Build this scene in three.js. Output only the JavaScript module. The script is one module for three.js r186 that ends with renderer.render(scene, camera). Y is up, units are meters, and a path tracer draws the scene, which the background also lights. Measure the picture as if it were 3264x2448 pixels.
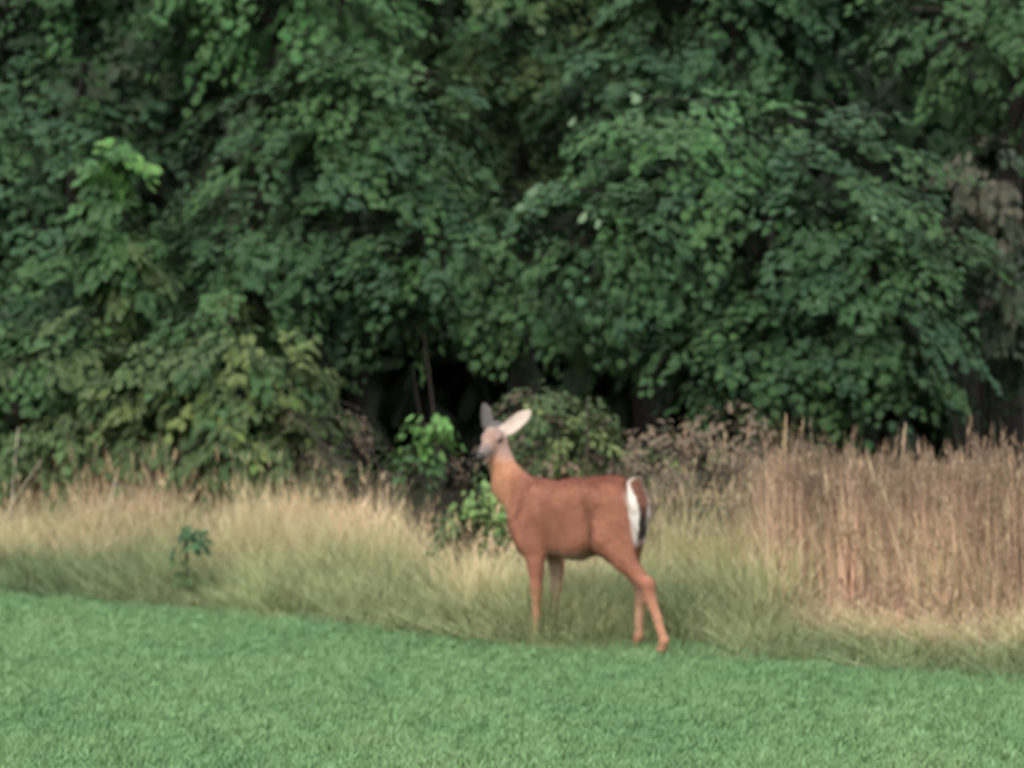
import * as THREE from 'three';
import { mergeGeometries } from 'three/addons/utils/BufferGeometryUtils.js';
import { ImprovedNoise } from 'three/addons/math/ImprovedNoise.js';

// ---------------------------------------------------------------- camera, sky, sun, exposure
const scene = new THREE.Scene();
const camera = new THREE.PerspectiveCamera(11.55, 4 / 3, 0.1, 900);
camera.position.set(0, 2, 0);
camera.lookAt(0, 1.427, -20);
camera.focus = 10.5;                       // focused a little short, as the soft photograph is
camera.userData.fStop = 4.6;
scene.add(camera);

const renderer = new THREE.WebGLRenderer({ antialias: true });
renderer.toneMapping = THREE.LinearToneMapping;
renderer.toneMappingExposure = 2.9;
renderer.shadowMap.enabled = true;

{ // overcast evening sky: brighter overhead, even all round
  const w = 64, h = 32, d = new Float32Array(w * h * 4);
  for (let j = 0; j < h; j++) {
    const s = Math.sin(((j + 0.5) / h - 0.5) * Math.PI), L = s < 0 ? 0.2 : (1 + 2.2 * s) / 3;
    for (let i = 0; i < w; i++) d.set([L * 0.99, L, L * 1.0, 1], (j * w + i) * 4);
  }
  const t = new THREE.DataTexture(d, w, h, THREE.RGBAFormat, THREE.FloatType);
  t.mapping = THREE.EquirectangularReflectionMapping; t.magFilter = THREE.LinearFilter; t.needsUpdate = true;
  scene.background = t; scene.environment = t;
}
const sun = new THREE.DirectionalLight(0xfff1de, 0.9);
sun.position.set(-16, 22, 6); sun.target.position.set(0, 0, -21);
sun.castShadow = true; sun.shadow.radius = 40;
Object.assign(sun.shadow.camera, { left: -12, right: 12, top: 12, bottom: -12, near: 1, far: 80 });
scene.add(sun, sun.target);

// ---------------------------------------------------------------- helpers
function rng(seed) { let a = seed >>> 0; return () => { a = (a + 0x6d2b79f5) | 0; let t = Math.imul(a ^ (a >>> 15), 1 | a); t = (t + Math.imul(t ^ (t >>> 7), 61 | t)) ^ t; return ((t ^ (t >>> 14)) >>> 0) / 4294967296; }; }
const noise = new ImprovedNoise();
const V = (x, y, z) => new THREE.Vector3(x, y, z);
const lerp = (a, b, t) => a + (b - a) * t, clamp = (x, a = 0, b = 1) => Math.min(b, Math.max(a, x));
const step = (a, b, x) => { const t = clamp((x - a) / (b - a)); return t * t * (3 - 2 * t); };
const used = {};
function numbered(n) { const k = used[n] = (used[n] ?? -1) + 1; return k ? n + '_' + String(k).padStart(3, '0') : n; }
function tag(o, label, category, group, kind) { if (label) o.userData.label = label; if (category) o.userData.category = category; if (group) o.userData.group = group; if (kind) o.userData.kind = kind; return o; }
function thing(name, x, y, z, label, category, group) { const g = new THREE.Group(); g.name = numbered(name); g.position.set(x, y, z); scene.add(g); return tag(g, label, category, group); }
function shade(m) { m.castShadow = m.receiveShadow = true; return m; }
function part(name, geo, mat, parent) { const m = shade(new THREE.Mesh(geo, mat)); m.name = name; parent.add(m); return m; }
const matte = (r, g, b, rough = 0.9) => new THREE.MeshStandardMaterial({ color: new THREE.Color().setRGB(r, g, b), roughness: rough, side: THREE.DoubleSide });
const white = new THREE.MeshStandardMaterial({ color: 0xffffff, roughness: 0.85, side: THREE.DoubleSide });
const bladeMat = new THREE.MeshStandardMaterial({ color: 0xffffff, roughness: 0.9, side: THREE.DoubleSide, vertexColors: true });

function noiseTexture(size, cells, c0, c1, seed) {   // tiling mottled colour, linear values
  const d = new Uint8Array(size * size * 4), R = rng(seed);
  const N = cells.map((n) => Array.from({ length: n * n }, () => R()));
  const val = (k, u, v) => { const n = cells[k], x = u * n, y = v * n, i = Math.floor(x), j = Math.floor(y), f = x - i, g = y - j, s = f * f * (3 - 2 * f), t = g * g * (3 - 2 * g), q = (a, b) => N[k][((b % n) * n) + (a % n)]; return lerp(lerp(q(i, j), q(i + 1, j), s), lerp(q(i, j + 1), q(i + 1, j + 1), s), t); };
  const enc = (x) => Math.round(255 * (x <= 0.0031308 ? 12.92 * x : 1.055 * Math.pow(x, 1 / 2.4) - 0.055));
  for (let j = 0; j < size; j++) for (let i = 0; i < size; i++) {
    let s = 0, w = 0; cells.forEach((n, k) => { s += val(k, i / size, j / size); w += 1; });
    const t = clamp((s / w - 0.5) * 2.2 + 0.5);
    d.set([enc(lerp(c0[0], c1[0], t)), enc(lerp(c0[1], c1[1], t)), enc(lerp(c0[2], c1[2], t)), 255], (j * size + i) * 4);
  }
  const t = new THREE.DataTexture(d, size, size); t.colorSpace = THREE.SRGBColorSpace; t.wrapS = t.wrapT = THREE.RepeatWrapping; t.magFilter = THREE.LinearFilter; t.needsUpdate = true; return t;
}

// the mown edge runs diagonally across the picture, nearer on the right
const edgeZ = (x) => -23.88 + (x + 3.25) * 0.915 + 0.48 * Math.exp(-(((x - 0.05) / 0.55) ** 2)) + 0.16 * noise.noise(x * 0.9, 3.1, 0) + 0.07 * noise.noise(x * 3.1, 7.7, 0);

// ---------------------------------------------------------------- ground
{
  const soil = noiseTexture(256, [4, 16, 64, 128], [0.018, 0.02, 0.01], [0.06, 0.055, 0.03], 5); soil.repeat.set(400, 400);
  const g = new THREE.PlaneGeometry(800, 800); g.rotateX(-Math.PI / 2);
  const m = shade(new THREE.Mesh(g, new THREE.MeshStandardMaterial({ map: soil, roughness: 1 }))); m.name = 'ground'; scene.add(m);
  tag(m, 'dark soil ground under the tall grass and the wood', 'ground', null, 'structure');
  const turf = noiseTexture(256, [3, 8, 64, 128], [0.055, 0.125, 0.045], [0.09, 0.19, 0.075], 9); turf.repeat.set(0.5, 0.5);
  const s = new THREE.Shape(); s.moveTo(-60, -80); s.lineTo(40, -80); for (let x = 40; x >= -60; x -= x > -8 && x < 8 ? 0.2 : 4) s.lineTo(x, x > -8 && x < 8 ? -edgeZ(x) : 22); s.closePath();
  const lg = new THREE.ShapeGeometry(s); lg.rotateX(-Math.PI / 2); lg.translate(0, 0.004, 0);
  const l = shade(new THREE.Mesh(lg, new THREE.MeshStandardMaterial({ map: turf, roughness: 1, side: THREE.DoubleSide }))); l.name = 'lawn'; scene.add(l);
  tag(l, 'flat green mown lawn in the foreground', 'lawn', null, 'structure');
}

// ---------------------------------------------------------------- leaves
function leafGeometry(half, fold, droop) {
  const geos = [1, -1].map((sx) => {
    const g = new THREE.ShapeGeometry(new THREE.Shape(half.map(([x, y]) => new THREE.Vector2(x * sx, y))));
    const p = g.attributes.position;
    for (let i = 0; i < p.count; i++) p.setZ(i, -fold * Math.abs(p.getX(i)) - droop * p.getY(i) ** 2);
    return g.toNonIndexed();
  });
  const g = mergeGeometries(geos); g.computeVertexNormals(); return g;
}
const LOBED = leafGeometry([[0, 0], [0.22, 0.02], [0.42, 0.2], [0.52, 0.42], [0.36, 0.44], [0.34, 0.62], [0.22, 0.72], [0.1, 0.8], [0, 1]], 0.3, 0.3);
const OVATE = leafGeometry([[0, 0], [0.2, 0.1], [0.34, 0.34], [0.3, 0.58], [0.14, 0.84], [0, 1]], 0.35, 0.35);
const SLIM = leafGeometry([[0, 0], [0.12, 0.2], [0.15, 0.45], [0.09, 0.75], [0, 1]], 0.35, 0.4);
const leafMat = new THREE.MeshStandardMaterial({ color: 0xffffff, roughness: 0.86, side: THREE.DoubleSide });
const tones = new Map();
function toneMaterial(c) {                   // single leaves share a few materials of nearly their own tone
  const q = (v) => Math.exp(Math.round(Math.log(Math.max(v, 0.004)) * 3) / 3), k = [q(c.r), q(c.g), q(c.b)].map((v) => v.toFixed(4)).join();
  if (!tones.has(k)) tones.set(k, new THREE.MeshStandardMaterial({ color: new THREE.Color().setRGB(q(c.r), q(c.g), q(c.b)), roughness: 0.86, side: THREE.DoubleSide }));
  return tones.get(k);
}
const bark = matte(0.022, 0.019, 0.015, 0.95);
function tube(pts, r0, r1, sides = 6, seg = 8) {
  const c = new THREE.CatmullRomCurve3(pts), g = new THREE.TubeGeometry(c, seg, 1, sides), p = g.attributes.position, q = V();
  for (let i = 0; i <= seg; i++) { c.getPointAt(i / seg, q); const r = lerp(r0, r1, i / seg); for (let j = 0; j <= sides; j++) { const n = i * (sides + 1) + j; p.setXYZ(n, q.x + (p.getX(n) - q.x) * r, q.y + (p.getY(n) - q.y) * r, q.z + (p.getZ(n) - q.z) * r); } }
  g.deleteAttribute('uv'); return g;
}
const frustumTest = V();
function inFrame(p, m = 1.0) { frustumTest.copy(p).project(camera); return Math.abs(frustumTest.x) < m && Math.abs(frustumTest.y) < m; }
camera.aspect = 4 / 3; camera.updateProjectionMatrix(); camera.updateMatrixWorld(true);

// palette: [dark, light, tint] with one tone per spray of leaves and a little per leaf
const P = {
  deep: [[0.0105, 0.0373, 0.0107], [0.0222, 0.0682, 0.0202]], blue: [[0.0105, 0.0388, 0.0148], [0.0250, 0.0732, 0.0283]], mid: [[0.0144, 0.0460, 0.0107], [0.0323, 0.0876, 0.0215]],
  light: [[0.0178, 0.0610, 0.0144], [0.0422, 0.1184, 0.0332]],
  olive: [[0.0225, 0.0462, 0.0125], [0.0525, 0.0932, 0.027]], yellow: [[0.0460, 0.0755, 0.0192], [0.1088, 0.1465, 0.0399]], bright: [[0.0446, 0.1243, 0.0252], [0.1042, 0.2309, 0.0546]],
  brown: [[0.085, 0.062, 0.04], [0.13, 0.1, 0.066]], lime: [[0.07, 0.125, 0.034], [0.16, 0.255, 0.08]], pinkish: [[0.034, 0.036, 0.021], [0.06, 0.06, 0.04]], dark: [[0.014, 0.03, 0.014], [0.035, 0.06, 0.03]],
};

function foliage(root, o) {
  // o: lobes [[cx,cy,cz, rx,ry,rz], ...] in world metres, density (sprays per m2), leaf size, leaf geometry, palettes, singles
  const R = rng(o.seed), base = root.position, list = [], twigs = [], up = V(0, 1, 0);
  for (const [cx, cy, cz, rx, ry, rz, pal] of o.lobes) {
    const area = 4 * Math.PI * Math.pow((Math.pow(rx * ry, 1.6) + Math.pow(rx * rz, 1.6) + Math.pow(ry * rz, 1.6)) / 3, 1 / 1.6);
    const n = Math.round(area * o.density);
    for (let i = 0; i < n; i++) {
      let u = R() * 2 - 1, a = R() * Math.PI * 2; const s = Math.sqrt(1 - u * u);
      const d = V(Math.cos(a) * s, u, Math.sin(a) * s);
      if (d.z < -0.35 && R() < (o.thinBack ?? 0.6)) continue;
      const lump = 1 + 0.24 * noise.noise(d.x * 2.1 + cx, d.y * 2.1 + cy, d.z * 2.1 + o.seed);
      const hole = noise.noise(d.x * rx * 1.7 + cx * 3, d.y * ry * 1.7 + cy * 3, d.z * rz * 1.7);
      if (hole > 0.33 && R() < 0.8) continue;
      const deep = R(), k = lump * (deep < 0.7 ? lerp(0.84, 1.03, R()) : lerp(0.4, 0.84, R()));
      const c = V(cx + d.x * rx * k, cy + d.y * ry * k, cz + d.z * rz * k);
      if (c.y < 0.12) continue;
      const out = V(d.x / rx, d.y / ry, d.z / rz).normalize();
      const ax = V(out.x + (R() - 0.5) * 0.9, out.y * 0.35 - 0.28 + (R() - 0.5) * 0.4, out.z + (R() - 0.5) * 0.9).normalize();
      const side = V().crossVectors(up, ax).normalize();
      const len = (o.spray ?? 0.42) * lerp(0.6, 1.25, R()), m = Math.round((o.leaves ?? 22) * lerp(0.6, 1.3, R()));
      const P0 = P[pal && R() < 0.75 ? pal : o.palettes[Math.floor(R() * o.palettes.length)]], tone = Math.pow(R(), 1.3);
      const nSpray = V(out.x * 0.6 + (R() - 0.5) * 0.6, 0.55 + out.y * 0.5, out.z * 0.6 + (R() - 0.5) * 0.6).normalize();
      for (let j = 0; j < m; j++) {
        const t = (j + R()) / m, sg = j % 2 ? 1 : -1, w = (0.05 + 0.3 * Math.sin(Math.PI * Math.min(1, t * 0.85 + 0.15))) * len * R();
        const p = c.clone().addScaledVector(ax, (t - 0.35) * len).addScaledVector(side, sg * w); p.y += -0.35 * len * t * t + (R() - 0.5) * 0.09;
        const nn = nSpray.clone().add(V((R() - 0.5) * 0.6, (R() - 0.5) * 0.4, (R() - 0.5) * 0.6)).normalize();
        const tip = side.clone().multiplyScalar(sg * 0.7 * R()).addScaledVector(ax, 0.5).add(V((R() - 0.5) * 0.4, -0.75, (R() - 0.5) * 0.4)); tip.addScaledVector(nn, -tip.dot(nn)).normalize();
        const x = V().crossVectors(tip, nn), b = new THREE.Matrix4().makeBasis(x, tip, nn);
        const sz = o.leaf * lerp(0.6, 1.25, R()), kk = 0.2 + 0.58 * clamp(tone + (R() - 0.5) * 0.4), v = lerp(0.88, 1.12, R());
        const color = new THREE.Color().setRGB(lerp(P0[0][0], P0[1][0], kk) * v, lerp(P0[0][1], P0[1][1], kk), lerp(P0[0][2], P0[1][2], kk) * v);
        list.push({ p, b, s: V(sz * lerp(0.8, 1.1, R()), sz, sz), color });
      }
      if (o.twigs !== 0 && R() < (o.twigs ?? 0.5)) { const e = c.clone().addScaledVector(ax, 0.5 * len), st = c.clone().addScaledVector(ax, -len * 0.9); st.y -= 0.06; twigs.push(tube([st.sub(base), c.clone().sub(base), e.sub(base)], 0.006, 0.002, 3, 2)); }
    }
  }
  // the leaves that show largest are meshes of their own
  const single = new Set();
  if (o.singles) {
    const order = list.map((l, i) => i).filter((i) => inFrame(list[i].p, 0.98)).sort((i, j) => list[j].p.z - list[i].p.z), taken = [];
    for (const i of order) { const q = list[i].p; if (taken.some((t) => Math.hypot(t.x - q.x, t.y - q.y) < 0.11)) continue; taken.push(q); single.add(i); if (single.size >= o.singles) break; }
  }
  const M = new THREE.Matrix4(), T = new THREE.Matrix4(), rest = list.filter((l, i) => !single.has(i));
  const geo = o.geo ?? LOBED, im = shade(new THREE.InstancedMesh(geo, leafMat, rest.length));
  rest.forEach((l, i) => { M.copy(l.b).scale(l.s).setPosition(l.p.x - base.x, l.p.y - base.y, l.p.z - base.z); im.setMatrixAt(i, M); im.setColorAt(i, l.color); });
  im.name = 'crown'; im.userData.kind = 'stuff'; root.add(im);
  for (const i of single) { const l = list[i], m = part('leaf', geo, toneMaterial(l.color), root); m.position.copy(l.p).sub(base); m.quaternion.setFromRotationMatrix(l.b); m.scale.copy(l.s); }
  if (twigs.length) part('twig', mergeGeometries(twigs), bark, root).userData.kind = 'stuff';
  return list.length;
}
let leafTotal = 0;
function tree(name, x, z, h, r, label, category, o, group) {
  const R = rng(o.seed + 77), g = thing(name, x, 0, z, label, category, group);
  const bend = () => (R() - 0.5) * 0.25 * Math.min(1, h / 3);
  const pts = [V(0, -0.05, 0), V(bend(), h * 0.33, bend()), V(bend(), h * 0.66, bend()), V(bend(), h, bend())];
  part('trunk', tube(pts, r, r * 0.3, 9, 10), bark, g);
  const c = new THREE.CatmullRomCurve3(pts);
  for (const [lx, ly, lz, rx, ry] of o.lobes) {
    for (let k = 0; k < (o.limbs ?? 3); k++) {
      const s = c.getPointAt(clamp((ly - ry * (0.7 - 0.3 * k)) / h, 0.15, 0.92)), a = R() * 6.28;
      const e = V(lx - x + Math.cos(a) * rx * 0.7, ly + (R() - 0.2) * ry * 0.7, lz - z + Math.sin(a) * rx * 0.4), m = s.clone().lerp(e, 0.5); m.y += 0.12 * e.distanceTo(s);
      part('limb', tube([s, m, e], r * 0.35, r * 0.08, 5, 6), bark, g);
    }
  }
  leafTotal += foliage(g, o); return g;
}

// ---------------------------------------------------------------- the wood: front trees
tree('broadleaf_tree', 1.7, -25.3, 2.8, 0.09, 'broad dome of dark lobed leaves behind the deer, right of centre', 'tree', {
  seed: 11, density: 30, leaf: 0.064, palettes: ['deep', 'deep', 'blue', 'mid'], singles: 220, limbs: 2,
  lobes: [[1.75, 2.15, -25.0, 1.2, 0.95, 0.8], [0.75, 2.3, -24.8, 0.75, 0.5, 0.55], [1.15, 2.85, -25.0, 0.7, 0.4, 0.6, 'light'], [2.35, 1.75, -24.8, 0.62, 0.75, 0.55], [1.75, 1.55, -24.7, 0.75, 0.45, 0.5]],
});
tree('broadleaf_tree', -1.2, -26.9, 3.3, 0.1, 'dark green leafy tree above the dark hollow, left of centre', 'tree', {
  seed: 12, density: 27, leaf: 0.066, palettes: ['deep', 'mid', 'blue', 'deep'], singles: 200, limbs: 2,
  lobes: [[-1.3, 2.5, -26.5, 1.05, 0.95, 0.8], [-0.5, 2.08, -26.2, 0.85, 0.46, 0.6], [-1.75, 1.95, -26.2, 0.6, 0.55, 0.55], [-1.0, 3.2, -26.4, 0.8, 0.42, 0.6, 'mid'], [0.3, 1.78, -25.9, 0.55, 0.34, 0.5, 'mid']],
});
tree('broadleaf_tree', -3.2, -28, 3.6, 0.1, 'bluish green leafy tree filling the left side of the wood', 'tree', {
  seed: 13, density: 27, leaf: 0.066, palettes: ['blue', 'mid', 'blue', 'deep'], singles: 150, limbs: 2,
  lobes: [[-3.3, 2.7, -27.3, 1.15, 1.15, 0.8], [-2.9, 1.9, -26.6, 0.9, 0.6, 0.6], [-4.4, 2.4, -27.3, 0.9, 1.2, 0.7]],
});
tree('broadleaf_tree', -1.9, -27.6, 6.5, 0.11, 'pale green spray of leaves drooping from the upper left of the wood', 'tree', {
  seed: 14, density: 24, leaf: 0.070, palettes: ['light', 'light', 'mid'], singles: 90, limbs: 2,
  lobes: [[-1.6, 4.0, -26.7, 0.9, 0.55, 0.7], [-2.7, 4.3, -27.0, 1.0, 0.6, 0.7, 'deep'], [-2.0, 5.6, -27.4, 1.6, 1.0, 1.0, 'deep']],
});
tree('broadleaf_tree', 0.1, -28.6, 7, 0.12, 'shaded green tree at the top centre of the wood', 'tree', {
  seed: 15, density: 22, leaf: 0.070, palettes: ['mid', 'deep', 'olive'], singles: 90, limbs: 2,
  lobes: [[0.1, 3.9, -27.9, 1.5, 0.75, 0.8], [-0.3, 2.9, -28.3, 0.9, 1.0, 0.7, 'olive'], [0.2, 5.7, -28.2, 1.9, 1.2, 1.0]],
});
tree('broadleaf_tree', 1.9, -28.0, 7, 0.12, 'blue green tree behind the top of the broad dome of leaves', 'tree', {
  seed: 16, density: 22, leaf: 0.070, palettes: ['blue', 'deep', 'blue'], singles: 90, limbs: 2,
  lobes: [[2.1, 4.3, -27.2, 0.8, 0.6, 0.5], [1.7, 3.9, -27.3, 1.1, 0.8, 0.8], [2.2, 5.6, -27.6, 1.7, 1.1, 1.0], [0.9, 3.3, -27.1, 0.6, 0.5, 0.5]],
});
tree('broadleaf_tree', 3.6, -27, 7, 0.12, 'fresh green tree hanging into the upper right corner', 'tree', {
  seed: 17, density: 24, leaf: 0.066, palettes: ['mid', 'mid', 'deep'], singles: 90, limbs: 2,
  lobes: [[3.25, 3.75, -26.2, 0.75, 0.6, 0.6], [4.3, 3.6, -26.4, 0.8, 0.9, 0.7], [3.6, 5.3, -26.8, 1.5, 1.0, 0.9]],
});
tree('broadleaf_tree', 4.3, -25.6, 2.3, 0.07, 'dark shaded tree at the right edge beyond the reddish grass', 'tree', {
  seed: 18, density: 22, leaf: 0.059, palettes: ['dark', 'deep'], singles: 30, limbs: 2,
  lobes: [[3.9, 1.75, -26.0, 0.75, 0.8, 0.6], [4.8, 2.4, -25.6, 0.7, 1.1, 0.6]],
});

{ // a few pale upturned leaves on the dome of leaves
  const dome = scene.getObjectByName('broadleaf_tree'), pale = matte(0.085, 0.14, 0.075, 0.85), R = rng(91);
  for (const [x, y, z, s, t] of [[0.53, 2.29, -23.75, 0.085, 0.2], [0.11, 2.5, -24.0, 0.09, -0.7], [0.08, 2.44, -24.0, 0.08, 2.2], [0.42, 2.33, -23.8, 0.1, -0.5], [0.8, 3.1, -24.3, 0.11, 0.4], [0.83, 3.02, -24.3, 0.08, 2.8], [0.36, 2.95, -24.2, 0.08, -0.6], [1.95, 1.82, -24.0, 0.04, 1], [2.3, 2.35, -24.0, 0.06, 0.5]]) {
    const m = part('leaf', LOBED, pale, dome); m.userData.label = 'pale upturned leaf'; m.position.set(x, y, z).sub(dome.position); m.rotation.set(-0.35 + (R() - 0.5) * 0.6, (R() - 0.5) * 1.6, t); m.scale.set(s * 0.6, s, s);
  }
}

// deeper wood behind, which closes the view
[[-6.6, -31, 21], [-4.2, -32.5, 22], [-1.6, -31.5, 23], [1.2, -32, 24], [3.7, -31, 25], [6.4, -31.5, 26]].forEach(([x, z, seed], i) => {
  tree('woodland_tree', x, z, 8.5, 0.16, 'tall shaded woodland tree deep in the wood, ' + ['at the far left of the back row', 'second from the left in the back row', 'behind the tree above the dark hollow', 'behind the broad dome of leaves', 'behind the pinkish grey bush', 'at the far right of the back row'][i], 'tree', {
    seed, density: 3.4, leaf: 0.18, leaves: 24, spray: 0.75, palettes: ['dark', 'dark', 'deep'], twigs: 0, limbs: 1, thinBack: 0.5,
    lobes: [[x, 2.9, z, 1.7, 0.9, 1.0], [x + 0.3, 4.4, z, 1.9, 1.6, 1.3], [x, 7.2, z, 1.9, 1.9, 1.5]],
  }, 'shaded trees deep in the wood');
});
{
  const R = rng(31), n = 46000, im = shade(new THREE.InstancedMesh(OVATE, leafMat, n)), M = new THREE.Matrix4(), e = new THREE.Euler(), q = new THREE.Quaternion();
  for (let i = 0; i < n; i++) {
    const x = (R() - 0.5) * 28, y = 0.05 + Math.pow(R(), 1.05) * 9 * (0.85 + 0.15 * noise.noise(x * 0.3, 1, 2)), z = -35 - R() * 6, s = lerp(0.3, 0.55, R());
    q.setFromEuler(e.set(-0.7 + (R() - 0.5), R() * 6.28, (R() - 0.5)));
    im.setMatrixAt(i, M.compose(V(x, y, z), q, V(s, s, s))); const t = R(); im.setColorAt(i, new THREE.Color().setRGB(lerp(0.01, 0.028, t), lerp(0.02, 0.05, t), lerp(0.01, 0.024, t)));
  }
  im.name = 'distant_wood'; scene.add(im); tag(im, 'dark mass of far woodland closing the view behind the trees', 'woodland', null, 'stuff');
}

// ---------------------------------------------------------------- shrubs and saplings at the foot of the wood
function shrub(name, x, z, label, category, o, stems = 6) {
  const R = rng(o.seed + 5), g = thing(name, x, 0, z, label, category), geos = [];
  for (let k = 0; k < stems; k++) { const l = o.lobes[k % o.lobes.length], a = R() * 6.28, e = V(l[0] - x + Math.cos(a) * l[3] * 0.7, l[1] + (R() - 0.3) * l[4], l[2] - z + Math.sin(a) * l[5] * 0.6); geos.push(tube([V((R() - 0.5) * 0.1, -0.02, (R() - 0.5) * 0.1), V(e.x * 0.4, e.y * 0.5, e.z * 0.4), e], 0.012, 0.003, 4, 5)); }
  part('stem', mergeGeometries(geos), o.stemMat ?? bark, g);
  leafTotal += foliage(g, o); return g;
}
shrub('leafy_shrub', -1.8, -25.3, 'yellowish green bush at the left rim of the dark hollow', 'shrub', { seed: 41, density: 42, leaf: 0.075, spray: 0.3, geo: OVATE, palettes: ['olive', 'mid', 'yellow'], singles: 90,
  lobes: [[-1.75, 1.3, -25.0, 0.5, 0.42, 0.4], [-1.95, 1.6, -25.2, 0.35, 0.35, 0.3, 'mid'], [-1.7, 0.85, -24.9, 0.55, 0.4, 0.4, 'olive'], [-2.3, 1.1, -25.1, 0.4, 0.5, 0.35, 'olive']] });
shrub('leafy_shrub', -3.0, -25.9, 'olive bush with a yellow branch tip at the left edge', 'shrub', { seed: 42, density: 40, leaf: 0.075, spray: 0.3, geo: OVATE, palettes: ['olive', 'mid', 'mid'], singles: 90,
  lobes: [[-2.95, 1.35, -25.5, 0.5, 0.42, 0.4], [-3.6, 1.25, -25.6, 0.55, 0.55, 0.4], [-2.6, 1.25, -25.3, 0.2, 0.16, 0.2, 'yellow'], [-2.9, 0.8, -25.4, 0.7, 0.4, 0.4, 'olive']] });
shrub('young_sapling', -2.66, -25.9, 'light green sapling tip standing out of the leaves at left', 'sapling', { seed: 43, density: 70, leaf: 0.08, spray: 0.22, geo: OVATE, palettes: ['mid', 'light'], singles: 50, twigs: 0.2,
  lobes: [[-2.67, 2.76, -25.4, 0.17, 0.14, 0.16, 'bright'], [-2.65, 2.33, -25.45, 0.26, 0.28, 0.2, 'mid'], [-2.55, 2.0, -25.4, 0.22, 0.25, 0.2, 'olive']] }, 5);
shrub('young_sapling', -0.51, -23.3, 'small bright green sapling left of the deer head', 'sapling', { seed: 44, density: 80, leaf: 0.06, spray: 0.18, leaves: 14, geo: OVATE, palettes: ['bright'], singles: 50, twigs: 0.2,
  lobes: [[-0.5, 1.08, -23.3, 0.12, 0.08, 0.11], [-0.58, 0.9, -23.3, 0.13, 0.07, 0.1, 'mid']] }, 4);
shrub('leafy_shrub', -0.2, -21.9, 'fresh green bush directly behind the deer neck', 'shrub', { seed: 45, density: 72, leaf: 0.045, spray: 0.18, geo: OVATE, palettes: ['lime', 'olive', 'mid', 'lime'], singles: 90, twigs: 0.2,
  lobes: [[-0.16, 0.72, -21.9, 0.22, 0.17, 0.18], [-0.08, 0.52, -21.9, 0.3, 0.22, 0.2]] });
shrub('leafy_shrub', 0.6, -24, 'dull olive undergrowth behind the back of the deer', 'shrub', { seed: 46, density: 52, leaf: 0.042, spray: 0.25, geo: OVATE, palettes: ['olive', 'brown', 'olive', 'yellow'], singles: 60,
  lobes: [[0.35, 0.85, -23.5, 0.5, 0.3, 0.3], [0.85, 0.75, -23.6, 0.5, 0.32, 0.3, 'brown'], [0.3, 1.1, -23.9, 0.4, 0.2, 0.3, 'olive'], [1.4, 0.8, -23.9, 0.5, 0.4, 0.3, 'brown']] }, 10);
shrub('dry_shrub', 1.3, -22.1, 'brown withered shrub between the deer rump and the reddish grass', 'shrub', { seed: 47, density: 60, leaf: 0.04, spray: 0.24, leaves: 26, geo: SLIM, palettes: ['brown', 'brown', 'pinkish'], singles: 0, twigs: 1,
  lobes: [[1.0, 0.78, -22.0, 0.35, 0.22, 0.25], [1.4, 0.76, -22.0, 0.35, 0.25, 0.25], [0.65, 0.72, -22.3, 0.3, 0.2, 0.25], [1.2, 0.45, -21.8, 0.45, 0.3, 0.25]] }, 14);
shrub('dry_shrub', -0.55, -23.6, 'brown withered shrub at the mouth of the dark hollow', 'shrub', { seed: 48, density: 45, leaf: 0.04, spray: 0.24, leaves: 16, geo: SLIM, palettes: ['brown', 'olive'], singles: 0, twigs: 1,
  lobes: [[-0.35, 0.78, -23.6, 0.3, 0.22, 0.25], [-0.95, 0.72, -23.9, 0.4, 0.22, 0.25, 'olive'], [-1.2, 0.95, -24.6, 0.3, 0.25, 0.2]] }, 14);
shrub('leafy_shrub', 3.2, -25.6, 'pinkish grey bush beside the dome of leaves at the right edge', 'shrub', { seed: 49, density: 45, leaf: 0.075, spray: 0.3, geo: OVATE, palettes: ['pinkish', 'pinkish', 'dark'], singles: 50,
  lobes: [[3.12, 2.55, -25.3, 0.3, 0.4, 0.28], [3.3, 2.0, -25.4, 0.3, 0.5, 0.3, 'dark']] });
shrub('broadleaf_weed', -1.97, -23.0, 'dark green broad leaved weed in front of the pale grass at left', 'weed', { seed: 50, density: 75, leaf: 0.07, spray: 0.18, leaves: 9, geo: OVATE, palettes: ['deep', 'olive'], singles: 40, twigs: 0,
  lobes: [[-1.93, 0.4, -22.85, 0.06, 0.08, 0.06], [-1.97, 0.15, -22.85, 0.11, 0.12, 0.1], [-1.75, 0.13, -22.8, 0.16, 0.08, 0.1, 'olive']] }, 4);

// bare stems in the hollow
{
  const R = rng(61);
  const stems = [[-0.45, -25.9, 1.6, -0.15, 'thin bare brown stem at the right of the dark hollow, above the bright sapling'], [0.42, -23.3, 1.25, 0.04, 'slim upright bare stem above the back of the deer'], [3.1, -24.6, 1.3, -0.22, 'thin bare brown stem in the shade above the reddish grass at right']];
  for (const [x, z, h, lean, label] of stems) {
    const g = thing('bare_stem', x, 0, z, label, 'stem');
    part('stalk', tube([V(0, 0, 0), V(lean * 0.4 + (R() - 0.5) * 0.1, h * 0.5, 0.05), V(lean, h, 0)], 0.014, 0.006, 5, 8), matte(0.04, 0.031, 0.025), g);
    part('side_twig', tube([V(lean * 0.4, h * 0.5, 0.04), V(lean * 0.4 - 0.12, h * 0.68, 0.1), V(lean * 0.4 - 0.16, h * 0.85, 0.1)], 0.007, 0.003, 4, 5), matte(0.04, 0.031, 0.025), g);
  }
}

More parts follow.
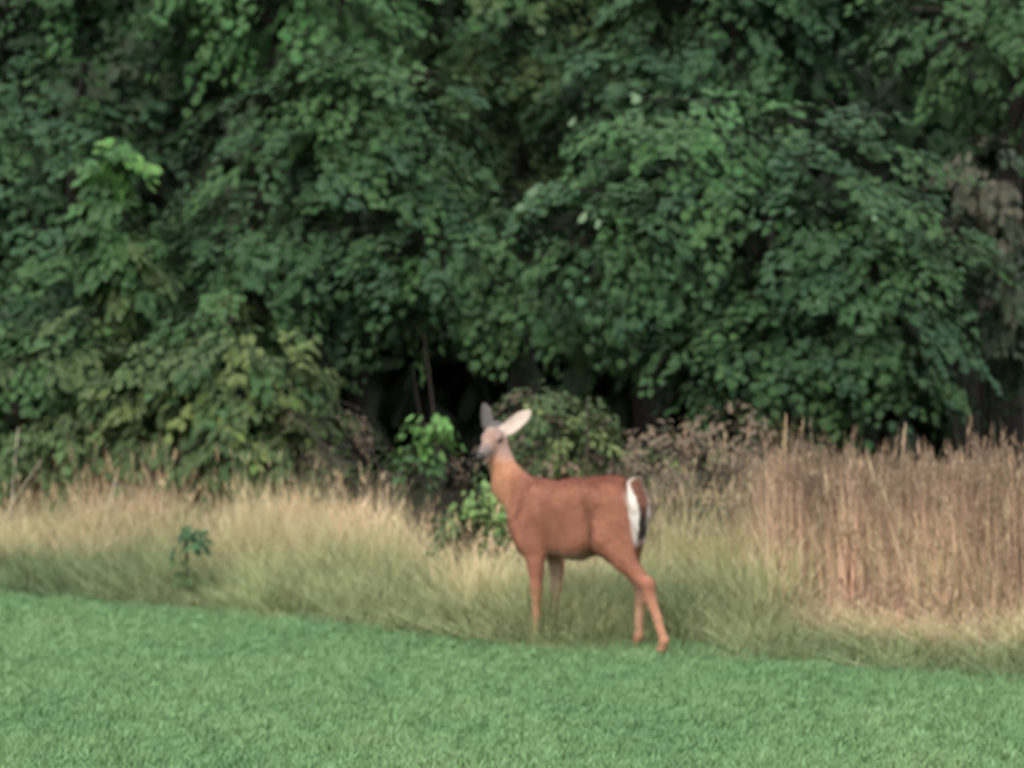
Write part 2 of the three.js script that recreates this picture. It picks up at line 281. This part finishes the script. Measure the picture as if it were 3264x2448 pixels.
// ---------------------------------------------------------------- grass
function tuft(R, n, spread, h, width, c0, c1, o = {}) {   // n bent blades, coloured from foot to tip
  const pos = [], col = [], quad = (a, b, c, d, ca, cb) => { pos.push(...a, ...b, ...c, ...b, ...d, ...c); col.push(...ca, ...ca, ...cb, ...ca, ...cb, ...cb); };
  for (let i = 0; i < n; i++) {
    const a = R() * 6.28, r = Math.sqrt(R()) * spread, x = Math.cos(a) * r, z = Math.sin(a) * r, H = h * lerp(o.hmin ?? 0.5, 1.15, R()), la = R() * 6.28, lean = (o.lean ?? 0.25) * H * R(), w = width * lerp(0.6, 1.3, R());
    const f = R() * 3.14, fx = Math.cos(f), fz = Math.sin(f), tone = 1 + (o.tone ?? 0.25) * (2 * R() - 1), S = o.seg ?? 3, at = (t) => [x + Math.cos(la) * lean * t * t, H * (t - 0.12 * t * t * (o.lean ?? 0.25)), z + Math.sin(la) * lean * t * t];
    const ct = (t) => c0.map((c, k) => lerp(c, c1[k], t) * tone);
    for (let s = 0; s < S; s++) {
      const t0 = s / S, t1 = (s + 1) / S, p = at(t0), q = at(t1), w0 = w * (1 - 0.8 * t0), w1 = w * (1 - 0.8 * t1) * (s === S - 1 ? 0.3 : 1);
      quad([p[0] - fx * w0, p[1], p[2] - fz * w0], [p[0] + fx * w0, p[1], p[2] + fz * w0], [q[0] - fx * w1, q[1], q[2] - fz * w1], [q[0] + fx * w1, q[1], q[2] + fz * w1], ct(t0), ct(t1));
    }
    if (o.plume && R() < o.plume) {                         // seed head of small spikelets
      const top = at(1), L = o.plumeLength * lerp(0.7, 1.3, R()), pt = lerp(0.7, 1.3, R()), pc = o.plumeColor.map((c) => c * pt);
      for (let k = 0; k < 9; k++) {
        const t = k / 8, b = [top[0] + Math.cos(la) * L * 0.25 * t, top[1] - L * 0.35 + L * t, top[2] + Math.sin(la) * L * 0.25 * t], aa = R() * 6.28, ww = o.plumeWidth * Math.sin(Math.PI * (0.12 + 0.8 * t)), sp = L * 0.22;
        const dx = Math.cos(aa) * ww, dz = Math.sin(aa) * ww;
        quad(b, [b[0] + dx * 0.9 + dz * 0.25, b[1] + sp * 0.6, b[2] + dz * 0.9 - dx * 0.25], [b[0] + dx * 0.5 - dz * 0.25, b[1] + sp * 0.7, b[2] + dz * 0.5 + dx * 0.25], [b[0] + dx, b[1] + sp * 1.3, b[2] + dz], pc, pc);
      }
    }
  }
  const g = new THREE.BufferGeometry(); g.setAttribute('position', new THREE.Float32BufferAttribute(pos, 3)); g.setAttribute('color', new THREE.Float32BufferAttribute(col, 3)); g.computeVertexNormals();
  const nm = g.attributes.normal; for (let i = 0; i < nm.count; i++) { const v = V(nm.getX(i), nm.getY(i), nm.getZ(i)); nm.setXYZ(i, v.x, v.y, v.z); }
  return g;
}
function scatter(name, label, category, geos, spots, seed) {   // one object of many tufts
  const R = rng(seed), per = geos.map(() => []); spots.forEach((s) => per[Math.floor(R() * geos.length)].push(s));
  const M = new THREE.Matrix4(), q = new THREE.Quaternion(), Y = V(0, 1, 0);
  const root = geos.length > 1 ? new THREE.Group() : null;
  if (root) { root.name = name; scene.add(root); tag(root, label, category, null, 'stuff'); }
  geos.forEach((g, k) => {
    const im = shade(new THREE.InstancedMesh(g, bladeMat, per[k].length));
    per[k].forEach(([x, y, z, sx, sy, c], i) => { im.setMatrixAt(i, M.compose(V(x, y, z), q.setFromAxisAngle(Y, R() * 6.28), V(sx, sy, sx))); im.setColorAt(i, c); });
    im.name = root ? 'tufts' : name; im.userData.kind = 'stuff';
    if (root) root.add(im); else { scene.add(im); tag(im, label, category, null, 'stuff'); }
  });
}
const grey = (v, r = 1, g = 1, b = 1) => new THREE.Color().setRGB(v * r, v * g, v * b);
{ // mown lawn
  const R = rng(71), spots = [];
  for (let i = 0; i < 14000; i++) {
    const z = -14.2 - R() * 11.5, x = (R() - 0.5) * 2 * (2.9 + (-z - 14) * 0.16), d = z - edgeZ(x);
    if (d < -0.05) continue;
    const n = noise.noise(x * 0.9, z * 0.5, 4), n2 = noise.noise(x * 4, z * 1.6, 9), v = 1 + 0.12 * n + 0.14 * n2 + 0.1 * noise.noise(x * 9, z * 4, 2);
    const edge = step(0.35, 0, d);
    spots.push([x, 0, z, lerp(0.85, 1.2, R()), (1 + 0.3 * n2) * lerp(0.8, 1.2, R()) * (1 + 0.5 * edge), grey(v, 1 + 0.12 * n2 + 0.1 * n, 1, 1)]);
  }
  scatter('lawn_grass', 'short bright green grass of the mown lawn', 'grass', [0, 1].map(() => tuft(R, 40, 0.1, 0.055, 0.0055, [0.1, 0.187, 0.08], [0.126, 0.24, 0.102], { lean: 0.9, seg: 2, tone: 0.05 })), spots, 72);
}
{ // rough grass beyond the edge, in kinds by how dry it is
  const R = rng(81), green = [], mixed = [], tan = [], red = [];
  for (let i = 0; i < 7600; i++) {
    const x = -5.2 + R() * 10, s = Math.pow(R(), 1.15) * 4.05 - (R() < 0.25 ? 0.38 : 0.14), z = edgeZ(x) - s, n = noise.noise(x * 1.2, z * 1.2, 5), n2 = noise.noise(x * 3, z * 3, 8), v = 0.97 + 0.4 * n2 + 0.14 * n + 0.16 * noise.noise(x * 7, z * 3, 21);
    const right = step(1.3, 1.6, x + 0.1 * n), left = step(-1.6, -2.8, x), mid = 1 - Math.max(right, left);
    // height grows away from the lawn; lower behind the deer
    const low = (1 - 0.36 * step(-1.2, -0.1, x) * (1 - step(1.4, 1.6, x)) + 0.42 * step(0.6, 1.0, x) * (1 - step(1.3, 1.55, x)) * step(1.0, 1.8, s)) * (1 - 0.2 * Math.exp(-(((x + 1.0) / 0.8) ** 2)));
    const full = lerp(lerp(0.62 * low, 0.7, left), 0.85, right), rise = lerp(lerp(0.21 + 0.24 * s + 0.12 * step(0.6, 1.0, x) * s, 0.19 + 0.3 * s, left), 0.16 + 0.2 * s + 0.6 * step(0.8, 1.3, s), right);
    const trod = 1 - 0.8 * Math.exp(-((x - 0.8) ** 2 + (z + 19.95) ** 2) / 0.12), tall = 1 + 0.8 * Math.exp(-((x - 0.17) ** 2 + (z + 20.25) ** 2) / 0.09);
    if (R() > trod || (right > 0.5 && s > 0.7 && noise.noise(x * 5, z * 1.4, 33) > 0.1 && R() < 0.8) || (right < 0.5 && s > 0.6 && noise.noise(x * 4, z * 1.6, 37) > 0.22 && R() < 0.6)) continue;
    const h = trod * tall * (1 + 0.02 * Math.exp(-(((x - 1.5) / 0.16) ** 2)) + 0.16 * right * noise.noise(x * 2.6, 5.5, 40)) * (R() < 0.09 ? 1.42 - 0.25 * right : 1) * step(-0.6, 0.15, s) * Math.min(full, rise) * (1 + (0.22 - 0.1 * right) * n + 0.22 * n2), dry = clamp(lerp(lerp(s / 2.5, s / 1.7, left), s / 1.0, right) + 0.25 * n - 0.12 - 0.22 * step(0.5, 0.9, x) * (1 - right) + 0.22 * noise.noise(x * 2.3, z * 1.1, 14));
    const back = step(lerp(2.2, 1.9, right), lerp(3.6, 3.0, right), s);
    if (R() < back * 0.92) continue;
    const k = R() * 0.5 + 0.25;
    const rich = Math.max(left, 0.4 * right) * step(1.1, 0.4, s);
    if (dry < k * 0.6) green.push([x, 0, z, lerp(0.8, 1.2, R()), Math.max(0.06, h * 0.95), grey(v, lerp(1, 0.55, rich), lerp(1, 0.68, rich), lerp(1, 0.66, rich))]);
    else if (dry < k * 1.5) mixed.push([x, 0, z, lerp(0.8, 1.2, R()), h, grey(v)]);
    else if (R() < right * 0.95) red.push([x, 0, z, lerp(0.8, 1.2, R()), h, grey(v)]);
    else tan.push([x, 0, z, lerp(0.8, 1.2, R()), h, grey(v, 1, lerp(1, 0.94, R()), 1)]);
  }
  const T = (n, ...a) => [0, 1, 2].map(() => tuft(R, n, ...a));
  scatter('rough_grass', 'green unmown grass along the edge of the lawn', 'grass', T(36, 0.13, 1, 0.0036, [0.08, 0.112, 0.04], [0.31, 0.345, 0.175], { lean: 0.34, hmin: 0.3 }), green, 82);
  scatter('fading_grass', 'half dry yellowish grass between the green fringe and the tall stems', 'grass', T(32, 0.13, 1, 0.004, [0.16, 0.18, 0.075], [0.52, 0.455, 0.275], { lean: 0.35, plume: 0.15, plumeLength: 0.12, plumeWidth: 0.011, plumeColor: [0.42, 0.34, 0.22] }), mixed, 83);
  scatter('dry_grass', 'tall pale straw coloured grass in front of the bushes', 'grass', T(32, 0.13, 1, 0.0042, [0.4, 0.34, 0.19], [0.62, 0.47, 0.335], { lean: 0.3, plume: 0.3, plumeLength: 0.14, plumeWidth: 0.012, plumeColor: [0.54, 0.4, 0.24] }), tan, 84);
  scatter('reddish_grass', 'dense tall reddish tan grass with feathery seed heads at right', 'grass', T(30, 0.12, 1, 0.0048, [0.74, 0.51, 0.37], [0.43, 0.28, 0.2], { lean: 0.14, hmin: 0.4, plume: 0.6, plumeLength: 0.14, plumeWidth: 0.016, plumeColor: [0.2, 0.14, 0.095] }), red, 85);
}
function stalk(name, x, z, h, lean, r, color, label, category, head) {
  const g = thing(name, x, 0, z, label, category), m = matte(...color);
  part('stem', tube([V(0, 0, 0), V(lean * 0.3, h * 0.55, 0), V(lean, h, 0)], r, r * 0.5, 5, 8), m, g);
  if (head) { // pointed feathery head
    const R = rng(Math.round(h * 977)), gs = []; for (let k = 0; k < 16; k++) { const t = k / 15, q = new THREE.SphereGeometry(1, 5, 4); q.scale(0.003 + head[1] * Math.sin(Math.PI * (0.1 + 0.85 * t)), head[0] * 0.12, 0.003 + head[1] * Math.sin(Math.PI * (0.1 + 0.85 * t))); q.translate(lean + (R() - 0.5) * head[1] + lean * 0.3 * t, h + head[0] * (t - 0.3), (R() - 0.5) * head[1]); q.deleteAttribute('uv'); gs.push(q); }
    part('seed_head', mergeGeometries(gs), m, g);
  }
}
stalk('grass_stalk', 1.46, -20.4, 1.1, 0.01, 0.004, [0.3, 0.21, 0.13], 'single tallest grass stalk with a slim plume, left end of the reddish grass', 'grass stalk', [0.2, 0.004]);
stalk('grass_stalk', 2.05, -20.4, 1.08, 0.05, 0.004, [0.28, 0.2, 0.14], 'leaning grass stalk with a pale plume above the middle of the reddish grass', 'grass stalk', [0.16, 0.006]);
stalk('broken_stalk', -2.66, -24.6, 0.72, 0.1, 0.008, [0.6, 0.56, 0.45], 'short whitish broken stalk standing over the pale grass at left', 'dead stalk', null);
stalk('broken_stalk', -3.3, -24.9, 1.0, 0.06, 0.009, [0.42, 0.38, 0.3], 'thick grey dead stalk before the olive bush at the left edge', 'dead stalk', null);
stalk('broken_stalk', -3.4, -24.7, 0.8, 0.34, 0.006, [0.38, 0.34, 0.26], 'slanting grey dead stalk leaning right near the left edge', 'dead stalk', null);

// ---------------------------------------------------------------- the deer
function surfaceNets(sdf, lo, hi, h) {
  const n = lo.map((l, k) => Math.ceil((hi[k] - l) / h) + 1), [nx, ny, nz] = n, F = new Float32Array(nx * ny * nz), B = 8;
  for (let bz = 0; bz < nz; bz += B) for (let by = 0; by < ny; by += B) for (let bx = 0; bx < nx; bx += B) {
    const c = sdf(lo[0] + (bx + 3.5) * h, lo[1] + (by + 3.5) * h, lo[2] + (bz + 3.5) * h), far = Math.abs(c) > B * h * 1.9;
    for (let z = bz; z < Math.min(nz, bz + B); z++) for (let y = by; y < Math.min(ny, by + B); y++) for (let x = bx; x < Math.min(nx, bx + B); x++) F[(z * ny + y) * nx + x] = far ? c : sdf(lo[0] + x * h, lo[1] + y * h, lo[2] + z * h);
  }
  const id = new Int32Array(nx * ny * nz).fill(-1), pos = [], idx = [], S = [1, nx, nx * ny];
  const corner = [0, 1, nx, nx + 1, nx * ny, nx * ny + 1, nx * ny + nx, nx * ny + nx + 1], E = [[0, 1], [2, 3], [4, 5], [6, 7], [0, 2], [1, 3], [4, 6], [5, 7], [0, 4], [1, 5], [2, 6], [3, 7]];
  for (let z = 0; z < nz - 1; z++) for (let y = 0; y < ny - 1; y++) for (let x = 0; x < nx - 1; x++) {
    const i = (z * ny + y) * nx + x; let m = 0; for (let k = 0; k < 8; k++) if (F[i + corner[k]] < 0) m |= 1 << k;
    if (m === 0 || m === 255) continue;
    let sx = 0, sy = 0, sz = 0, c = 0;
    for (const [a, b] of E) { if (((m >> a) & 1) === ((m >> b) & 1)) continue; const fa = F[i + corner[a]], fb = F[i + corner[b]], t = fa / (fa - fb); sx += lerp(a & 1, b & 1, t); sy += lerp((a >> 1) & 1, (b >> 1) & 1, t); sz += lerp((a >> 2) & 1, (b >> 2) & 1, t); c++; }
    id[i] = pos.length / 3; pos.push(lo[0] + (x + sx / c) * h, lo[1] + (y + sy / c) * h, lo[2] + (z + sz / c) * h);
  }
  for (let z = 1; z < nz - 1; z++) for (let y = 1; y < ny - 1; y++) for (let x = 1; x < nx - 1; x++) {
    const i = (z * ny + y) * nx + x;
    for (let k = 0; k < 3; k++) {
      const a = F[i] < 0, b = F[i + S[k]] < 0; if (a === b) continue;
      const u = S[(k + 1) % 3], v = S[(k + 2) % 3], q = [id[i], id[i - u], id[i - u - v], id[i - v]];
      if (a) idx.push(q[0], q[1], q[2], q[0], q[2], q[3]); else idx.push(q[0], q[2], q[1], q[0], q[3], q[2]);
    }
  }
  const g = new THREE.BufferGeometry(); g.setAttribute('position', new THREE.Float32BufferAttribute(pos, 3)); g.setIndex(idx);
  const nor = new Float32Array(pos.length), e = h * 0.7;
  for (let i = 0; i < pos.length; i += 3) { const [x, y, z] = [pos[i], pos[i + 1], pos[i + 2]], v = V(sdf(x + e, y, z) - sdf(x - e, y, z), sdf(x, y + e, z) - sdf(x, y - e, z), sdf(x, y, z + e) - sdf(x, y, z - e)).normalize(); nor.set([v.x, v.y, v.z], i); }
  g.setAttribute('normal', new THREE.BufferAttribute(nor, 3)); return g;
}
{
  const deer = thing('deer', 0.626, 0, -20.0, 'reddish brown doe standing at the lawn edge, looking back over its shoulder', 'deer');
  deer.rotation.y = THREE.MathUtils.degToRad(138);       // local x forward, y up, z to the deer's right
  // tapered capsule with an optional squeeze across (zs > 1 makes it narrower from side to side)
  const prim = [];
  const cap = (a, ra, b, rb, k, zs = 1) => { const A = [a[0], a[1], a[2] * zs], d = [b[0] - a[0], b[1] - a[1], b[2] * zs - A[2]], L = d[0] ** 2 + d[1] ** 2 + d[2] ** 2 || 1e-9; prim.push({ k, f: (x, y, z) => { const px = x - A[0], py = y - A[1], pz = z * zs - A[2], t = clamp((px * d[0] + py * d[1] + pz * d[2]) / L); return (Math.hypot(px - d[0] * t, py - d[1] * t, pz - d[2] * t) - lerp(ra, rb, t)) / zs; } }); };
  const chain = (pts, k, zs) => { for (let i = 0; i + 1 < pts.length; i++) cap(pts[i].slice(0, 3), pts[i][3], pts[i + 1].slice(0, 3), pts[i + 1][3], i ? 0.012 : k, zs); };
  // trunk
  cap([0.09, 0.79, 0], 0.135, [0.16, 0.75, 0], 0.18, 0.05, 1.18);
  cap([0.16, 0.752, 0], 0.183, [0.38, 0.70, 0], 0.205, 0.05, 1.2);
  cap([0.38, 0.70, 0], 0.205, [0.62, 0.695, 0], 0.193, 0.05, 1.22);
  cap([0.62, 0.70, 0], 0.188, [0.69, 0.70, 0], 0.13, 0.05, 1.2);
  // neck
  cap([0.69, 0.765, 0], 0.132, [0.855, 0.865, 0], 0.098, 0.05, 1.15);
  cap([0.855, 0.865, 0], 0.098, [0.918, 0.985, -0.002], 0.063, 0.03, 1.05);
  cap([0.918, 0.985, -0.002], 0.063, [0.945, 1.075, 0.0], 0.055, 0.03);
  // shoulders and front legs
  for (const s of [-1, 1]) {
    const dx = s < 0 ? 0 : 0.03;
    cap([0.655, 0.80, s * 0.112], 0.085, [0.61 + dx, 0.58, s * 0.115], 0.082, 0.05);
    cap([0.68, 0.66, s * 0.09], 0.072, [0.61 + dx, 0.57, s * 0.11], 0.07, 0.05);
    chain([[0.595 + dx, 0.57, s * 0.105, 0.068], [0.578 + dx, 0.42, s * 0.1, 0.042], [0.578 + dx, 0.31, s * 0.095, 0.029]], 0.035);
    chain([[0.58 + dx, 0.325, s * 0.095, 0.03], [0.577 + dx, 0.27, s * 0.095, 0.024], [0.585 + dx, 0.1, s * 0.095, 0.02], [0.605 + dx, 0.045, s * 0.095, 0.021], [0.625 + dx, 0.012, s * 0.095, 0.022]], 0.015);
  }
  // hind legs: near (left) stretched back, far (right) under the rump
  const hind = (s, st, hk, ft) => {
    cap([0.11, 0.77, s * 0.075], 0.125, [st[0] + 0.015, st[1] + 0.02, s * 0.115], 0.095, 0.05);
    cap([0.03, 0.76, s * 0.07], 0.085, [lerp(st[0], hk[0], 0.45), lerp(st[1], hk[1], 0.45) + 0.015, s * 0.1], 0.058, 0.04);
    chain([[st[0], st[1], s * 0.12, 0.082], [lerp(st[0], hk[0], 0.55), lerp(st[1], hk[1], 0.55), s * 0.105, 0.05], [hk[0], hk[1], s * 0.09, 0.034]], 0.03);
    cap([hk[0] - 0.005, hk[1] + 0.015, s * 0.09], 0.034, [hk[0] - 0.01, hk[1] - 0.07, s * 0.09], 0.028, 0.015);
    chain([[hk[0] - 0.006, hk[1] - 0.04, s * 0.09, 0.029], [lerp(hk[0], ft[0], 0.6), lerp(hk[1], ft[1], 0.6), s * 0.09, 0.022], [ft[0], ft[1], s * 0.09, 0.023], [ft[0] + 0.022, 0.04, s * 0.09, 0.023], [ft[0] + 0.04, 0.012, s * 0.09, 0.023]], 0.015);
  };
  hind(-1, [0.075, 0.605], [-0.195, 0.375], [-0.305, 0.095]);
  hind(1, [0.19, 0.585], [0.01, 0.35], [0.02, 0.09]);
  // tail, hanging flat
  const tailAxis = [[-0.025, 0.905, 0], [-0.055, 0.76, 0], [-0.068, 0.625, 0]];
  cap([-0.02, 0.90, 0], 0.032, [-0.046, 0.80, 0], 0.044, 0.015, 0.66);
  cap([-0.046, 0.80, 0], 0.042, [-0.066, 0.645, 0], 0.022, 0.012, 0.66);
  // head, turned back towards the viewer
  const E = V(0.952, 1.108, -0.035), D = V(-0.2, -0.4, -0.89).normalize(), Lf = V().crossVectors(V(0, 1, 0), D).normalize(), Uh = V().crossVectors(D, Lf);
  const H = (a, b, c) => E.clone().addScaledVector(D, a).addScaledVector(Uh, b).addScaledVector(Lf, c), hh = (a, b, c) => H(a, b, c).toArray();
  cap(hh(-0.065, 0.012, 0), 0.058, hh(0.0, 0.008, 0), 0.052, 0.03);
  cap(hh(-0.01, 0.0, 0), 0.05, hh(0.095, -0.022, 0), 0.034, 0.02);
  cap(hh(0.08, -0.02, 0), 0.034, hh(0.15, -0.03, 0), 0.028, 0.015);
  cap(hh(-0.04, -0.045, 0), 0.04, hh(0.125, -0.055, 0), 0.019, 0.02);
  for (const s of [-1, 1]) {
    cap(hh(-0.03, -0.03, s * 0.025), 0.036, hh(0.02, -0.035, s * 0.022), 0.03, 0.02);
    cap(hh(-0.01, 0.02, s * 0.042), 0.018, hh(0.02, 0.014, s * 0.04), 0.015, 0.012);
  }
  const ear = (basePt, dir, face, len, wid) => {           // cupped leaf-shaped ear
    const y = dir.clone().normalize(), z = face.clone().addScaledVector(y, -face.dot(y)).normalize(), x = V().crossVectors(y, z), c = basePt.clone().addScaledVector(y, len * 0.47);
    prim.push({ k: 0.014, f: (px, py, pz) => {
      const dx = px - c.x, dy = py - c.y, dz = pz - c.z, u = dx * x.x + dy * x.y + dz * x.z, v = dx * y.x + dy * y.y + dz * y.z, w = dx * z.x + dy * z.y + dz * z.z;
      const t = v / (len * 0.53), prof = wid * Math.sqrt(Math.max(0.02, 1 - t * t)) * (1 - 0.18 * t), ww = w - 8 * u * u + 0.01;
      const q = Math.hypot(u / prof, v / (len * 0.53) * 0.0, ww / 0.0085), e = Math.abs(v) - len * 0.53;
      return Math.max((q - 1) * 0.0085 * 0.75, e, Math.hypot(u, v, w) - len * 0.6);
    } });
    return { c, x, y, z };
  };
  // world directions seen from the deer's own axes
  const toLocal = (x, y, z) => V(x, y, z).applyAxisAngle(V(0, 1, 0), -deer.rotation.y);
  const earL = ear(H(-0.045, 0.022, 0.05), toLocal(0.77, 0.62, -0.1), toLocal(-0.15, 0.05, 1), 0.192, 0.044);
  const earR = ear(H(-0.05, 0.04, -0.045), toLocal(-0.12, 0.85, -0.5), toLocal(0.45, 0.3, -0.85), 0.155, 0.042);
  const hollows = [[0.29, 0.69, 0.25, 0.108], [0.735, 0.845, 0.185, 0.088], [0.49, 0.57, 0.235, 0.092]];
  const sdf = (x, y, z) => { let d = 1; for (const p of prim) { const e = p.f(x, y, z), h = Math.max(p.k - Math.abs(d - e), 0) / p.k; d = Math.min(d, e) - h * h * p.k * 0.25; }
    // hollows: flank before the thigh, fold between neck and shoulder, armpit
    for (const [cx, cy, cz, r] of hollows) { const e = r - Math.hypot((x - cx) * 0.62, (y - cy) * 0.7, Math.abs(z) - cz), h = Math.max(0.1 - Math.abs(d - e), 0) / 0.1; d = Math.max(d, e) + h * h * 0.1 * 0.25; }
    return d; };
  const geo = surfaceNets(sdf, [-0.42, -0.03, -0.34], [1.08, 1.34, 0.26], 0.0062);
  // coat
  const pos = geo.attributes.position, nor = geo.attributes.normal, col = new Float32Array(pos.count * 3), C = (r, g, b) => [r, g, b], mix = (a, b, t) => a.map((v, k) => lerp(v, b[k], t));
  const q = V(), hd = V();
  for (let i = 0; i < pos.count; i++) {
    const x = pos.getX(i), y = pos.getY(i), z = pos.getZ(i), nx = nor.getX(i), ny = nor.getY(i), nz = nor.getZ(i), n = noise.noise(x * 9, y * 9, z * 9), nf = noise.noise(x * 40, y * 25, z * 40);
    let c = mix(C(0.225, 0.087, 0.052), C(0.335, 0.142, 0.092), clamp(0.5 + 0.6 * n));
    c = mix(c, C(0.16, 0.045, 0.024), step(0.84, 0.93, y) * step(0.75, 0.6, x) * step(-0.1, 0.1, x));                          // redder along the back
    c = mix(c, C(0.45, 0.218, 0.13), step(0.74, 0.86, x) * step(0.62, 0.75, y));                                               // paler neck
    c = mix(c, C(0.38, 0.24, 0.17), step(0.56, 0.5, y) * step(-0.3, -0.8, ny) * step(0.1, 0.2, x) * step(0.7, 0.6, x));       // greyish belly
    c = mix(c, C(0.38, 0.19, 0.115), step(0.42, 0.2, y));                                                                     // lighter shanks
    c = mix(c, C(0.42, 0.32, 0.24), step(0.0, -0.6, nz) * step(0.03, 0.06, z) * step(0.52, 0.42, y) * step(0.08, 0.12, y) * (x > 0.3 ? 0.85 : 0.3));   // pale inner side of the far legs
    // rump patch beside and under the tail
    const patch = step(0.1, 0.078, Math.abs(z)) * step(0.57, 0.63, y) * step(0.88, 0.8, y) * step(0.07, 0.03, x); c = mix(c, C(0.7, 0.63, 0.58), patch);
    // tail: brown back with a dark end, white edges and underside
    const ta = step(-0.012, -0.028, x + (0.9 - y) * 0.12) * step(0.6, 0.63, y);
    if (ta > 0 && Math.abs(z) < 0.07 && x > -0.16 && y < 0.95) {
      const tc = nx < -0.3 && Math.abs(z + 0.004) < (y > 0.8 ? 0.04 : 0.031) ? mix(C(0.2, 0.085, 0.055), C(0.022, 0.014, 0.012), step(0.82, 0.72, y)) : C(0.78, 0.74, 0.7);
      c = mix(c, tc, ta);
    }
    // head
    q.set(x, y, z); hd.copy(q).sub(E); const a = hd.dot(D), b = hd.dot(Uh), s = hd.dot(Lf);
    if (y > 0.98) {
      const face = step(0.98, 1.05, y - 0.15 * (x - 0.95)); c = mix(c, C(0.26, 0.165, 0.135), face);
      c = mix(c, C(0.2, 0.14, 0.12), face * step(0.02, 0.05, b) * step(0.05, -0.02, a));
      if (a > 0.06) c = mix(c, C(0.13, 0.105, 0.1), step(0.06, 0.12, a) * step(-0.06, -0.045, b));
      if (a > 0.15) c = C(0.03, 0.028, 0.028);
      c = mix(c, C(0.6, 0.54, 0.5), step(-0.05, -0.062, b) * step(0.1, 0.115, a));
      const el = Math.hypot(a - 0.012, (b - 0.002) * 1.5, Math.abs(s) - 0.05); c = mix(c, C(0.05, 0.035, 0.03), step(0.03, 0.02, el));
      for (const [er, inner] of [[earL, 1], [earR, 1]]) {
        const d = q.clone().sub(er.c), v = d.dot(er.y); if (d.length() > 0.12 || v < -0.1) continue;
        const u = Math.abs(d.dot(er.x)), f = nx * er.z.x + ny * er.z.y + nz * er.z.z;
        if (a > 0 || hd.length() < 0.07) continue;
        c = f > 0.15 ? mix(C(0.5, 0.41, 0.36), C(0.26, 0.2, 0.18), step(0.03, 0.04, u)) : C(0.062, 0.054, 0.053);
      }
    }
    if (y < 0.046) c = C(0.025, 0.02, 0.018);
    const m = 1 + 0.1 * nf; col.set([c[0] * m, c[1] * m, c[2] * m], i * 3);
  }
  geo.setAttribute('color', new THREE.BufferAttribute(col, 3));
  const coat = new THREE.MeshPhysicalMaterial({ vertexColors: true, roughness: 0.85, sheen: 0.12, sheenRoughness: 0.6, sheenColor: new THREE.Color().setRGB(0.5, 0.32, 0.22) });
  part('body', geo, coat, deer);
  { // short lying hair over the coat, longer on the rump and tail
    const R = rng(101), M = new THREE.Matrix4(), hair = [], g = new THREE.BufferGeometry();
    g.setAttribute('position', new THREE.Float32BufferAttribute([-0.5, 0, 0, 0.5, 0, 0, -0.3, 0.6, 0.08, 0.5, 0, 0, 0.3, 0.6, 0.08, -0.3, 0.6, 0.08, -0.3, 0.6, 0.08, 0.3, 0.6, 0.08, 0, 1, 0.04], 3)); g.computeVertexNormals();
    for (let i = 0; i < pos.count; i++) {
      if (R() < 0.45) continue;
      const p = V().fromBufferAttribute(pos, i), n = V().fromBufferAttribute(nor, i), tail = p.x < 0.03 && p.y > 0.6 && Math.abs(p.z) < 0.09, dh = p.distanceTo(E);
      if (dh < 0.3 && p.y > 1.0 || p.y < 0.05) continue;
      const flow = V(p.y > 0.5 && p.x < 0.75 ? -1 : -0.25, p.y > 0.5 && p.x < 0.75 ? -0.45 : -1, 0); if (tail) flow.set(-0.35, -1, 0);
      flow.addScaledVector(n, -flow.dot(n)).normalize().addScaledVector(n, tail ? 0.35 : 0.22).add(V((R() - 0.5) * 0.35, (R() - 0.5) * 0.35, (R() - 0.5) * 0.35)).normalize();
      const z = n.clone().addScaledVector(flow, -n.dot(flow)).normalize(), x = V().crossVectors(flow, z), L = (tail ? 0.04 : p.y < 0.45 ? 0.013 : 0.026) * lerp(0.6, 1.3, R()), v = lerp(0.72, 1.22, R());
      M.makeBasis(x, flow, z).scale(V(tail ? 0.004 : 0.0034, L, L)).setPosition(p.addScaledVector(n, -0.001)); hair.push([M.clone(), new THREE.Color().setRGB(col[i * 3] * v, col[i * 3 + 1] * v, col[i * 3 + 2] * v)]);
    }
    const im = shade(new THREE.InstancedMesh(g, new THREE.MeshStandardMaterial({ color: 0xffffff, roughness: 0.95, side: THREE.DoubleSide }), hair.length)); hair.forEach(([m, c], i) => { im.setMatrixAt(i, m); im.setColorAt(i, c); });
    im.name = 'fur'; im.userData.kind = 'stuff'; deer.add(im);
  }
  const eyeMat = new THREE.MeshPhysicalMaterial({ color: new THREE.Color().setRGB(0.012, 0.008, 0.006), roughness: 0.12, clearcoat: 1 });
  for (const s of [-1, 1]) { const e = part('eye', new THREE.SphereGeometry(0.015, 16, 12), eyeMat, deer); e.position.copy(H(0.012, 0.004, s * 0.049)); }
  const nose = part('nose', new THREE.SphereGeometry(0.02, 14, 10), new THREE.MeshStandardMaterial({ color: 0x17120f, roughness: 0.4 }), deer); nose.position.copy(H(0.163, -0.03, 0)); nose.scale.set(1, 0.85, 1);
}
console.log('leaves', leafTotal);
renderer.render(scene, camera);
